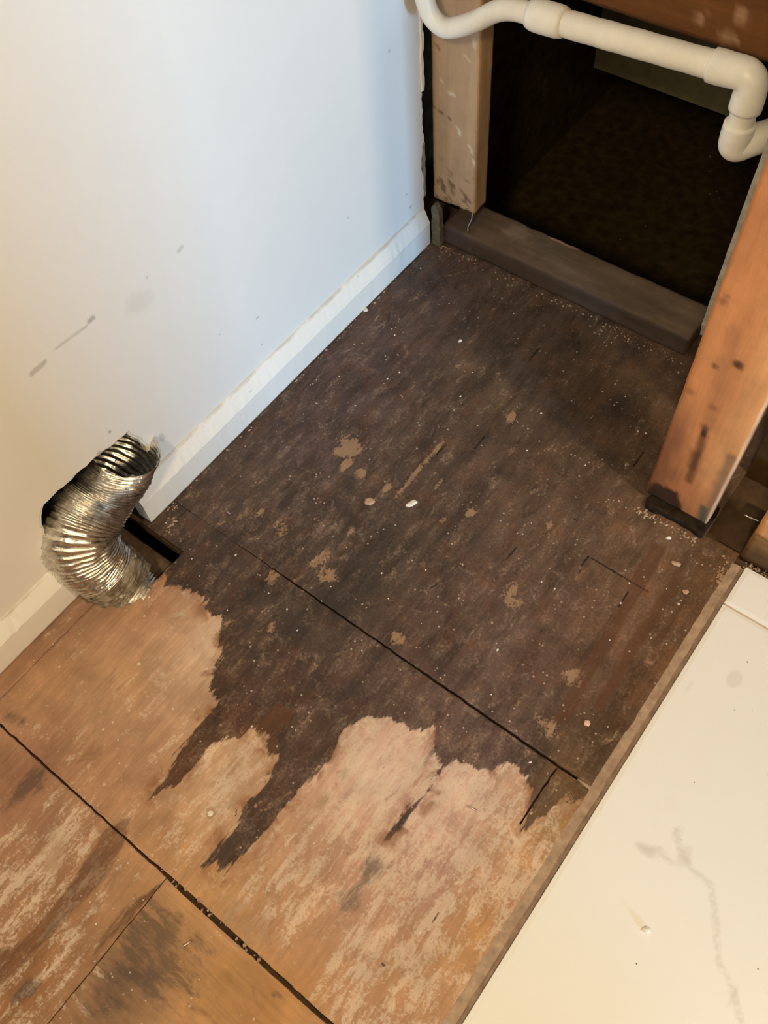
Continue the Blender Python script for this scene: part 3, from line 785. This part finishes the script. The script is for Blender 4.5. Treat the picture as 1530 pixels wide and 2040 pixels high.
# ------------------------------------------------------------------ timber
def post_col(P):
    x, y, z = P.T
    c = np.tile(A(154, 124, 86, .50), (len(P), 1))
    front = (y < 0.018)
    # mud specks near the foot, scraped pale marks
    m = sst(.60, .72, fbm(x * 130, z * 90, 61)) * sst(.20, .10, z) * .75
    c = c * (1 - m[:, None]) + A(84, 60, 40, .62) * m[:, None]
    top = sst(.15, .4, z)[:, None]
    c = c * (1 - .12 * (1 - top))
    for (a, b, w, k) in [((0.0522, 0.2388), (0.0564, 0.2265), .003, .8), ((0.0332, 0.2957), (0.0457, 0.2959), .0022, .7), ((0.0624, 0.3640), (0.0715, 0.3607), .003, .5), ((0.0787, 0.3924), (0.0806, 0.3870), .004, .6), ((0.0765, 0.2139), (0.0808, 0.2032), .003, .6),
                      ((0.0842, 0.1901), (0.0855, 0.1809), .0022, .7), ((0.0207, 0.3109), (0.0217, 0.3087), .002, .6)]:
        d = seg_dist(x, z, [a, b]); s = sst(w, w * .4, d) * k * front
        c = c * (1 - s[:, None]) + A(214, 186, 148, .6) * s[:, None]
    for (a, b, w, k) in [((0.0025, 0.2591), (0.0383, 0.2490), .0014, .8), ((0.0126, 0.3636), (0.0145, 0.3611), .0035, .6), ((0.0357, 0.1292), (0.0433, 0.1061), .004, .6), ((0.0709, 0.1110), (0.0785, 0.1037), .004, .6), ((0.0601, 0.1210), (0.0645, 0.1145), .003, .5)]:
        d = seg_dist(x, z, [a, b]); s = sst(w * 1.3, w * .4, d) * k * front
        c = c * (1 - s[:, None]) + A(70, 44, 28, .6) * s[:, None]
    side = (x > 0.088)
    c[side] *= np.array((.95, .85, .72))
    return c
def post_edit(P):
    low = P[:, 2] < 0.085
    P[:, 2] += np.where(low, (P[:, 0] - 0.04) * 0.05 + (fbm(P[:, 0] * 90, P[:, 1] * 90, 63) - .5) * .006, 0)
    return P
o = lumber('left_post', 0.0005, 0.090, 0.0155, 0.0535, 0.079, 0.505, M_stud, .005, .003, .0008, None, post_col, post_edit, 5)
left_post = o
tag(o, 'dusty tan timber post in the corner beside the white wall, left of the dark opening', 'post')

def sill_col(P):
    x, y, z = P.T
    c = np.tile(A(92, 72, 48, .55), (len(P), 1))
    c *= (0.75 + .5 * fbm(x * 14, y * 40, 71))[:, None]
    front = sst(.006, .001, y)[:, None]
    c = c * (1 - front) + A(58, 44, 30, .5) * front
    d = np.hypot((x - .155) / .035, (y - .055) / .02); s = sst(1.1, .3, d + (fbm(x * 120, y * 120, 73) - .5) * 1.2) * .6
    c = c * (1 - s[:, None]) + A(128, 102, 72, .55) * s[:, None]
    d = seg_dist(x, y, [(.215, .083), (.262, .0845)]); s = sst(.006, .002, d) * .9
    c = c * (1 - s[:, None]) + A(190, 146, 92, .6) * s[:, None]
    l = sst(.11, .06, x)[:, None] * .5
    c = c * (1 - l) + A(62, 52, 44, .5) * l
    return c
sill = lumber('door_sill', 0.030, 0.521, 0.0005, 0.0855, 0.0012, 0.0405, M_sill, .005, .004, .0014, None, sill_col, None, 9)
tag(sill, 'dark water-stained timber sill plate lying across the floor at the opening', 'timber')

def head_col(P):
    x, y, z = P.T
    c = np.tile(A(104, 62, 24, .74), (len(P), 1))
    c *= (0.8 + .4 * fbm(x * 10, z * 60, 81))[:, None]
    for cc, r in (((0.4460, 0.5211), .012), ((0.4575, 0.5211), .006), ((0.4433, 0.5042), .005), ((0.4093, 0.5324), .010), ((0.4563, 0.5493), .012)):
        d = np.hypot(x - cc[0], z - cc[1]); s = sst(r, r * .3, d + (fbm(x * 200, z * 200, 83) - .5) * r) * .5
        c = c * (1 - s[:, None]) + A(176, 132, 86, .62) * s[:, None]
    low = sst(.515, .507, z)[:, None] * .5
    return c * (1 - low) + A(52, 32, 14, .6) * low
header = lumber('header_beam', -0.09, 0.598, 0.002, 0.040, 0.506, 0.66, M_head, .007, .003, .001, None, head_col, None, 13)
tag(header, 'rough brown header beam above the opening, behind the cream pipe', 'beam')

def rstud_col(P):
    x, y, z = P.T
    u = (x - .6) / .098
    base = A(184, 118, 60, .62); red = A(164, 100, 50, .62); pale = A(188, 124, 66, .70)
    t = sst(.35, .75, u + (fbm(x * 18, z * 3, 91) - .5) * .5)[:, None]
    c = red * (1 - t) + pale * t
    g = (fbm(x * 40, z * 5, 93) * .6 + fbm(x * 26, z * 16, 92) * .4)[:, None]
    c = c * (0.70 + .56 * g)
    low = sst(.16, .02, z)[:, None] * .55
    c = c * (1 - low) + A(132, 72, 36, .66) * low
    warp = (fbm(x * 90, z * 30, 95) - .5)
    def streak(pts, w, col, k, soft=.5):
        nonlocal c
        d = seg_dist(x, z, pts) + warp * w * .9
        s = (sst(w * (1 + soft), w * (1 - soft), d) * k)[:, None]
        c = c * (1 - s) + col * s
    dk = A(66, 38, 20, .66)
    streak([(0.6430, 0.2102), (0.6469, 0.1799), (0.6499, 0.1415), (0.6515, 0.0891)], .0045, dk, .75, .7)
    streak([(0.6435, 0.2084), (0.6457, 0.1948)], .0045, A(48, 24, 14, .66), .8)
    streak([(0.6455, 0.1497), (0.6477, 0.1213)], .006, dk, .55, .8)
    for q, w, k in (((0.6492, 0.3365), .0062, .95), ((0.6266, 0.3179), .0045, .75), ((0.6430, 0.2502), .005, .55), ((0.6087, 0.4159), .005, .5), ((0.6108, 0.4247), .004, .4), ((0.6100, 0.2586), .006, .4), ((0.6264, 0.0507), .005, .5)):
        streak([q, q], w, A(58, 30, 16, .66), k, .6)
    streak([(0.6319, 0.3819), (0.6375, 0.3160), (0.6438, 0.2425), (0.6476, 0.2138)], .008, A(130, 82, 46, .66), .45, .8)
    # black rot at the foot
    ll = (sst(.42, .08, u + (fbm(x * 25, z * 12, 94) - .5) * .4) * sst(.30, .12, z))[:, None] * .9
    c = c * (1 - ll) + A(104, 60, 32, .62) * ll
    rot = sst(-.004, .003, poly_sdf(x, z, [(.55, -.02), (0.5960, 0.0022), (0.6050, 0.0451), (0.6229, 0.0449), (0.6440, 0.0505), (0.6578, 0.0174), (0.6614, -0.0068), (.66, -.02)]) + warp * .014) * .95
    c = c * (1 - rot[:, None]) + A(42, 27, 14, .66) * rot[:, None]
    # grey scrape and greenish paint at the lower right
    streak([(0.6906, 0.1757), (0.6921, 0.1165), (0.6959, 0.0608), (0.6990, 0.0070)], .009, A(104, 76, 48, .66), .75, .5)
    streak([(0.6855, 0.0481), (0.6927, -0.0023)], .0065, A(60, 64, 42, .66), .85, .6)
    side = (x > .695)
    c[side] = A(150, 108, 68, .42) * (0.7 + .6 * fbm(y[side] * 80, z[side] * 25, 97))[:, None]  # side face coloured lighter, standing in for lamp light it misses
    return c
rstud = lumber('right_stud', 0.6000, 0.6985, -0.2775, -0.2395, 0.0130, 2.35, M_stud, .0042, .0022, .0007, None, rstud_col, None, 17)
tag(rstud, 'orange timber stud with black rotten foot on the right of the dark opening', 'stud')
def rot_edit(P):
    P[:, 1] += np.where(P[:, 1] < -.27, (fbm(P[:, 0] * 60, P[:, 2] * 60, 99) - .5) * .008, 0)
    P[:, 0] += np.where(P[:, 0] < .63, (fbm(P[:, 1] * 60, P[:, 2] * 60, 98) - .3) * .014, 0)
    P[:, 2] += np.where(P[:, 2] > .009, (fbm(P[:, 0] * 70, P[:, 1] * 70, 97) - .5) * .004, 0)
    return P
rp = lumber('rotten_block', 0.606, 0.7035, -0.2935, -0.2400, 0.0012, 0.0130, M_rot, .004, .0014, .0016, None, None, rot_edit, 19)
tag(rp, 'black rotten plate remnant under the foot of the orange right stud', 'timber')
# drywall edge showing behind the stud
dw = prism('drywall_sheet', rag([(-0.258, 0.335), (-0.2670, 0.36), (-0.2685, 0.50), (-0.2690, 0.70), (-0.2690, 2.35)], .012, .0012, 21) + [(0.0, 2.35), (0.0, 0.335)], 0.5930, 0.5995, 0, M_greygyp)
tag(dw, 'thin grey drywall sheet edge hanging behind the orange right stud', 'drywall')

# framing to the right of the stud
def plate_col(P):
    x, y, z = P.T
    c = np.tile(A(112, 76, 36, .7), (len(P), 1)) * (0.75 + .5 * fbm(x * 30, z * 60, 101))[:, None]
    l = sst(.045, .025, z + (fbm(x * 60, y * 0, 103) - .5) * .02)[:, None] * .75  # lower part darkened: the shadow gap is put into the colour
    return c * (1 - l) + A(70, 48, 26, .7) * l
plate = lumber('bottom_plate', 0.7600, 1.38, -0.2870, -0.2000, -0.0100, 0.0620, M_sill, .008, .003, .001, None, plate_col, None, 23)
tag(plate, 'brown bottom plate at the right edge behind the marble tiles', 'timber')
def s2_col(P):
    x, y, z = P.T
    c = np.tile(A(186, 122, 64, .7), (len(P), 1)) * (0.8 + .4 * fbm(x * 40, z * 6, 105))[:, None]
    d = np.hypot(x - .777, z - .105); s = sst(.012, .005, d)[:, None] * .6
    return c * (1 - s) + A(226, 180, 126, .7) * s
stud2 = lumber('far_stud', 0.7605, 0.860, -0.2865, -0.2485, 0.0625, 2.35, M_stud, .008, .0025, .0009, None, s2_col, None, 27)
tag(stud2, 'orange stud cut off by the right photo edge, standing on the bottom plate', 'stud')
slab('wall_frame_back', 0.705, 1.70, -0.150, -0.138, -0.28, 2.4, mat_plain('old_board', A(78, 52, 20, .9), 0.85, 20, .3, spec=.1))
# bent nail in the gap between the studs
nail_pts = [(0.7575, -0.283, 0.0905), (0.747, -0.2835, 0.0890), (0.738, -0.284, 0.0890)]
n_ = tube('bent_nail', spline(nail_pts, 8), [0.0010] * 8, M_steel, None, 8)
tag(n_, 'thin nail poking out of the stud at the right photo edge', 'nail')
# nail under the post
pn = tube('post_nail', spline([(0.083, 0.0215, 0.0830), (0.0835, 0.017, 0.066), (0.080, 0.012, 0.052), (0.082, 0.009, 0.0425)], 10), [0.0016] * 10, M_steel, None, 8)
tag(pn, 'bent steel nail sticking down from the foot of the left post', 'nail')
# grey board scrap in the corner
sc_ = prism('plaster_scrap', rag([(0.0172, 0.0015), (0.0360, 0.0015), (0.0350, 0.050), (0.0330, 0.078), (0.024, 0.091), (0.0178, 0.088), (0.0172, 0.0015)], .008, .0012, 33)[:-1], -0.013, -0.0018, 1, M_scrap)
tag(sc_, 'grey plaster scrap standing in the corner at the end of the white baseboard', 'plaster')

# ------------------------------------------------------------------ cream drain pipe
pipe = empty('drain_pipe', (0.36, -0.05, 0.45))
tag(pipe, 'cream plastic drain pipe with elbows crossing the top of the opening', 'pipe')
def loc(p): return np.array(p, float) - np.array((0.36, -0.05, 0.45))
YP = -0.05
bend = spline([loc(p) for p in [(0.0240, YP, 1.10), (0.0240, YP, 0.80), (0.0270, YP, 0.56), (0.0330, YP, 0.505), (0.0395, YP, 0.4740), (0.0510, YP, 0.4530), (0.072, YP, 0.4440), (0.0960, YP, 0.4520), (0.125, YP, 0.4690), (0.155, YP, 0.4905), (0.180, YP, 0.5005), (0.212, YP, 0.5035)]], 120)
tube('bend_pipe', bend, [0.0136] * 120, M_pvc, pipe, 28)
A0 = np.array((0.206, YP, 0.5030)); A1 = np.array((0.4880, YP, 0.5185)); dA = (A1 - A0) / np.linalg.norm(A1 - A0)
def along(p, q, n): return [loc(p + (q - p) * i / (n - 1)) for i in range(n)]
tube('straight_pipe', along(A0 + dA * .02, A1 - dA * .012, 30), [0.0160 + 0.00025 * math.sin(i * 1.3) for i in range(30)], M_pvc, pipe, 32)
cp = along(A0, A0 + dA * 0.0515, 9)
rr = [0.0168, 0.0190, 0.0195, 0.0196, 0.0196, 0.0196, 0.0195, 0.0191, 0.0172]
tube('coupling', cp, rr, M_pvc2, pipe, 36)
def bez(a, b, c, n): return [a * (1 - t) ** 2 + b * 2 * t * (1 - t) + c * t * t for t in np.linspace(0, 1, n)]
E0 = A1 - dA * .036
corner = np.array((0.497, YP, 0.5195))
el1 = [E0, E0 + dA * .0015, E0 + dA * .016, E0 + dA * .021, *bez(corner + np.array((-.0085, 0, -.0006)), corner + np.array((.0088, 0, .0004)), corner + np.array((.0088, 0, -.019)), 10), corner + np.array((.0088, 0, -.024)),
       corner + np.array((.0088, 0, -.040)), corner + np.array((.0088, 0, -.0412))]
re = [0.0162, 0.0192, 0.0194, 0.0189] + [.0187] * 10 + [.0193, .0194, .0164]
ds = []
for i in range(len(el1) - 1):
    for t in (0, .25, .5, .75): ds.append((el1[i] * (1 - t) + el1[i + 1] * t, re[i] * (1 - t) + re[i + 1] * t))
ds.append((el1[-1], re[-1]))
tube('elbow', [loc(p) for p, r in ds], [r for p, r in ds], M_pvc2, pipe, 36)
dz0 = corner + np.array((.0088, 0, -.036))
tube('drop_pipe', along(dz0, dz0 + np.array((0, 0, -.038)), 8), [0.0155] * 8, M_pvc, pipe, 28)
# lower elbow turns away into the wall
q0 = dz0 + np.array((0, 0, -.022)); dv = np.array((.66, .62, .20)); dv /= np.linalg.norm(dv)
cl = q0 + np.array((0, 0, -.030))
el2 = [q0, q0 + np.array((0, 0, -.0012)), q0 + np.array((0, 0, -.016)), *bez(cl + np.array((0, 0, .006)), cl + np.array((0, 0, -.0075)), cl + dv * .015 + np.array((0, 0, -.004)), 12), cl + dv * .034 + np.array((0, 0, -.002)), cl + dv * .060]
r2 = [.0160, .0190, .0193] + [.0188] * 12 + [.0186, .0180]
ds = []
for i in range(len(el2) - 1):
    for t in (0, .25, .5, .75): ds.append((el2[i] * (1 - t) + el2[i + 1] * t, r2[i] * (1 - t) + r2[i + 1] * t))
ds.append((el2[-1], r2[-1]))
tube('lower_elbow', [loc(p) for p, r in ds], [r for p, r in ds], M_pvc2, pipe, 36)
# strap with screw beside the drop
st = cl + np.array((.040, .020, .040))
sp_ = tube('pipe_strap', [loc(st + np.array((0, .008, 0))), loc(st + np.array((0, .006, 0))), loc(st), loc(st + np.array((0, -.003, 0)))], [.014, .0165, .0165, .013], M_pvc, pipe, 24)
tube('screw', [loc(st + np.array((.004, -.003, -.002))), loc(st + np.array((.004, -.0048, -.002)))], [.0032, .0026], M_steel, sp_, 12)

# ------------------------------------------------------------------ flexible duct
duct = empty('flexible_duct', (0.03, -0.84, 0.0))
tag(duct, 'crinkled silver flexible duct bending from the wall hole into the floor hole', 'duct')
DO = np.array((0.03, -0.84, 0.0))
path = spline([np.array(p) - DO for p in [(-0.004, -0.722, 0.150), (-0.010, -0.752, 0.131), (-0.010, -0.804, 0.118), (-0.002, -0.845, 0.097), (0.012, -0.856, 0.055), (0.028, -0.850, 0.016), (0.050, -0.846, -0.018), (0.088, -0.838, -0.040), (0.150, -0.83, -0.055)]], 520)
Tn = np.gradient(path, axis=0); Tn /= np.linalg.norm(Tn, axis=1)[:, None]
m0 = -np.array((0.22, 0.30, 0.93)); m0 /= np.linalg.norm(m0)
wgt = (1 - sst(0.0, 0.34, np.linspace(0, 1, 520)))[:, None]
Nn = m0 * wgt + Tn * (1 - wgt)
SL = np.concatenate([[0], np.cumsum(np.linalg.norm(np.diff(path, axis=0), axis=1))])
rad = []
for i in range(520):
    s = SL[i]; t = i / 519
    base = 0.0480 + .011 * math.sin(math.pi * min(1, t * 1.7)) ** 1.3 
    if t > .60: base -= (t - .60) * .032
    def rf(a, s=s, base=base):
        h = (s / 0.0060 + a / (2 * math.pi)) % 1.0
        ridge = (1 - abs(2 * h - 1)) ** 1.6
        dent = noise.noise(Vector((math.cos(a) * 3.0, math.sin(a) * 3.0, s * 75))) * 0.0026 + noise.noise(Vector((math.cos(a) * 9, math.sin(a) * 9, s * 160 + 9))) * 0.0012
        return base + ridge * 0.0023 + dent
    rad.append(rf)
tube('duct_tube', path, rad, M_duct, duct, 72, False, normals=Nn)
# foil tape wrapped round the foot of the duct
i0, i1 = 318, 412
tp = path[i0:i1:3]; tn = Nn[i0:i1:3]
tr = []
for i in range(len(tp)):
    def rt(a, i=i):
        w = noise.noise(Vector((math.cos(a) * 4, math.sin(a) * 4, i * .35))) * .0048 + noise.noise(Vector((math.cos(a) * 11, math.sin(a) * 11, i * .9 + 4))) * .0022
        e = min(i, len(tp) - 1 - i)
        return (0.0512 - .006 * i / len(tp)) + w - (0.0028 if e == 0 else 0)
    tr.append(rt)
o = tube('tape_wrap', tp, tr, M_tape, duct, 56, False, normals=tn); o['label'] = 'dirty crumpled foil tape round the duct foot'

# ------------------------------------------------------------------ small loose things
def on_floor(p): return (p[0], p[1], 0.0002)
for nm, p, sz, m, sd, rot, lab in [
    ('plaster_flake', (0.3217, -0.4900), (.009, .020, .003), M_chip, 1, -.5, 'elongated white plaster flake in the middle of the dark stained floor'),
    ('plaster_flake', (0.7109, -0.6288), (.009, .009, .003), M_chipt, 2, 0, 'small round pinkish plaster dot near the tile edge, above the long seam'),
    ('wood_chip', (0.2666, -0.5244), (.016, .013, .003), M_chipb, 3, .4, 'tan angular wood chip left of the white flake on the dark floor'),
    ('plaster_flake', (0.0174, -0.2147), (.010, .008, .005), M_chip, 4, .3, 'cream plaster crumb lying beside the white baseboard'),
    ('plaster_flake', (0.6647, -0.3208), (.008, .005, .003), M_chip, 5, .6, 'white plaster grain in front of the black rotten stud foot'),
    ('plaster_flake', (0.1963, -0.1793), (.006, .006, .003), M_chip, 6, .2, 'round white crumb on the dark floor in front of the sill'),
    ('plaster_flake', (0.6933, -0.3522), (.014, .008, .003), M_chipb, 7, .3, 'flat tan flake in front of the right stud, left of the tile corner'),
    ('plaster_flake', (0.7246, -0.3848), (.009, .008, .003), M_chipb, 8, .8, 'small yellowish flake on the floor close to the tile corner'),
    ('plaster_flake', (0.3871, -1.0121), (.007, .007, .0025), M_chip, 9, .1, 'pale round fleck on bare wood between the two long stain tongues')]:
    o = chip(nm, on_floor(p), sz, m, sd, rot); tag(o, lab, 'debris', 'loose flakes on the floor')
p = (0.8904, -0.8041)
o = chip('plaster_flake', (p[0], p[1], 0.0121), (.010, .007, .004), M_chip, 12, .5); tag(o, 'lone white plaster crumb on the marble tile', 'debris', 'loose flakes on the floor')
# staple half driven into the plywood
p = (0.6510, -0.8087)
def staple(p, lab):
    o = tube('staple', [(-.0065, 0, -.002), (-.0065, 0, .0012), (-.006, 0, .0022), (.006, 0, .0022), (.0065, 0, .0012), (.0065, 0, -.002)], [.0009] * 6, M_steel, None, 6)
    o.location = (p[0], p[1], 0.0); return o
o = staple(p, ''); o.rotation_euler = (0, 0, .15); tag(o, 'wide steel staple on the bare plywood below the long seam', 'staple', 'steel staples in the plywood')
o = staple((0.4673, -1.1409), ''); o.rotation_euler = (0, 0, 1.2); tag(o, 'dark steel staple on the lower plywood panel near the photo bottom', 'staple', 'steel staples in the plywood')

def crumbs(name, sets, label, z=0.0, seed=3):
    r = random.Random(seed); v, f, mi = [], [], []
    for n_set, (pts, smin, smax, mat) in enumerate(sets):
        for (x, y) in pts:
            s = smin + (smax - smin) * r.random() ** 2.5; a0 = r.uniform(0, 6.3); b = len(v); k = 5
            for i in range(k):
                a = a0 + i * 2 * math.pi / k; q = s * r.uniform(.6, 1.2)
                v.append((x + q * math.cos(a), y + q * math.sin(a) * 1.2, z - 0.0004))
            v.append((x, y, z + s * .8))
            for i in range(k): f.append((b + i, b + (i + 1) % k, b + k)); mi.append(n_set)
    o = link(name, pydata(name, v, f))
    for q in sets: o.data.materials.append(q[3])
    o.data.polygons.foreach_set('material_index', mi)
    tag(o, label, 'debris', None, 'stuff'); return o
def okfloor(x, y):
    return not (x < .10 and -.87 < y < -.745) and not (x > .69 and y > -.30) and not (x > .585 and y > -.30 and y < -.23) and not (.02 < x < .53 and y > -.004)
pts = []
while len(pts) < 280:
    x = random.uniform(.02, .755); y = random.uniform(-1.35, -.01)
    if okfloor(x, y): pts.append((x, y))
dust = pts
pts = []
for (a, b, n, sp) in [((.022, -.006), (.10, -.010), 70, .006), ((.10, -.008), (.50, -.006), 130, .006), ((.36, -.02), (.52, -.012), 70, .008), ((.53, -.01), (.585, .02), 50, .012), ((.60, -.302), (.70, -.302), 110, .0035),
                      ((.745, -.31), (.765, -.36), 70, .006), ((.77, -.298), (.86, -.296), 80, .004), ((.40, -1.1), (.55, -1.1), 30, .003), ((.018, -.02), (.018, -.70), 60, .003), ((.02, -.70), (.05, -.75), 50, .008)]:
    for i in range(n):
        t = random.random(); pts.append((a[0] + (b[0] - a[0]) * t + random.gauss(0, sp) * .5, a[1] + (b[1] - a[1]) * t + random.gauss(0, sp)))
pts = [q for q in pts if not (.02 < q[0] < .53 and q[1] > -.003)]
crumbs('plaster_dust', [(dust, .0006, .0024, M_chip), (pts, .0010, .0030, mat_plain('rubble', A(150, 118, 82, .7), .95, 200, .3))], 'tiny plaster specks and brown rubble crumbs scattered over the plywood floor')
pts = [(random.uniform(.8, 1.15), random.uniform(-1.05, -.42)) for _ in range(16)]
crumbs('tile_grit', [(pts, .0006, .0018, mat_plain('grit', (.22, .17, .11), .9, 100, .2))], 'few dark grit specks on the marble tile', 0.0122, 5)
pts = [(random.uniform(.1, .9), random.uniform(.14, 1.1)) for _ in range(70)]
crumbs('cavity_crumbs', [(pts, .0012, .0035, mat_plain('cavity_grit', (.20, .17, .11), .9, 100, .2))], 'faint specks on the ground inside the dark opening', -0.2795, 6)
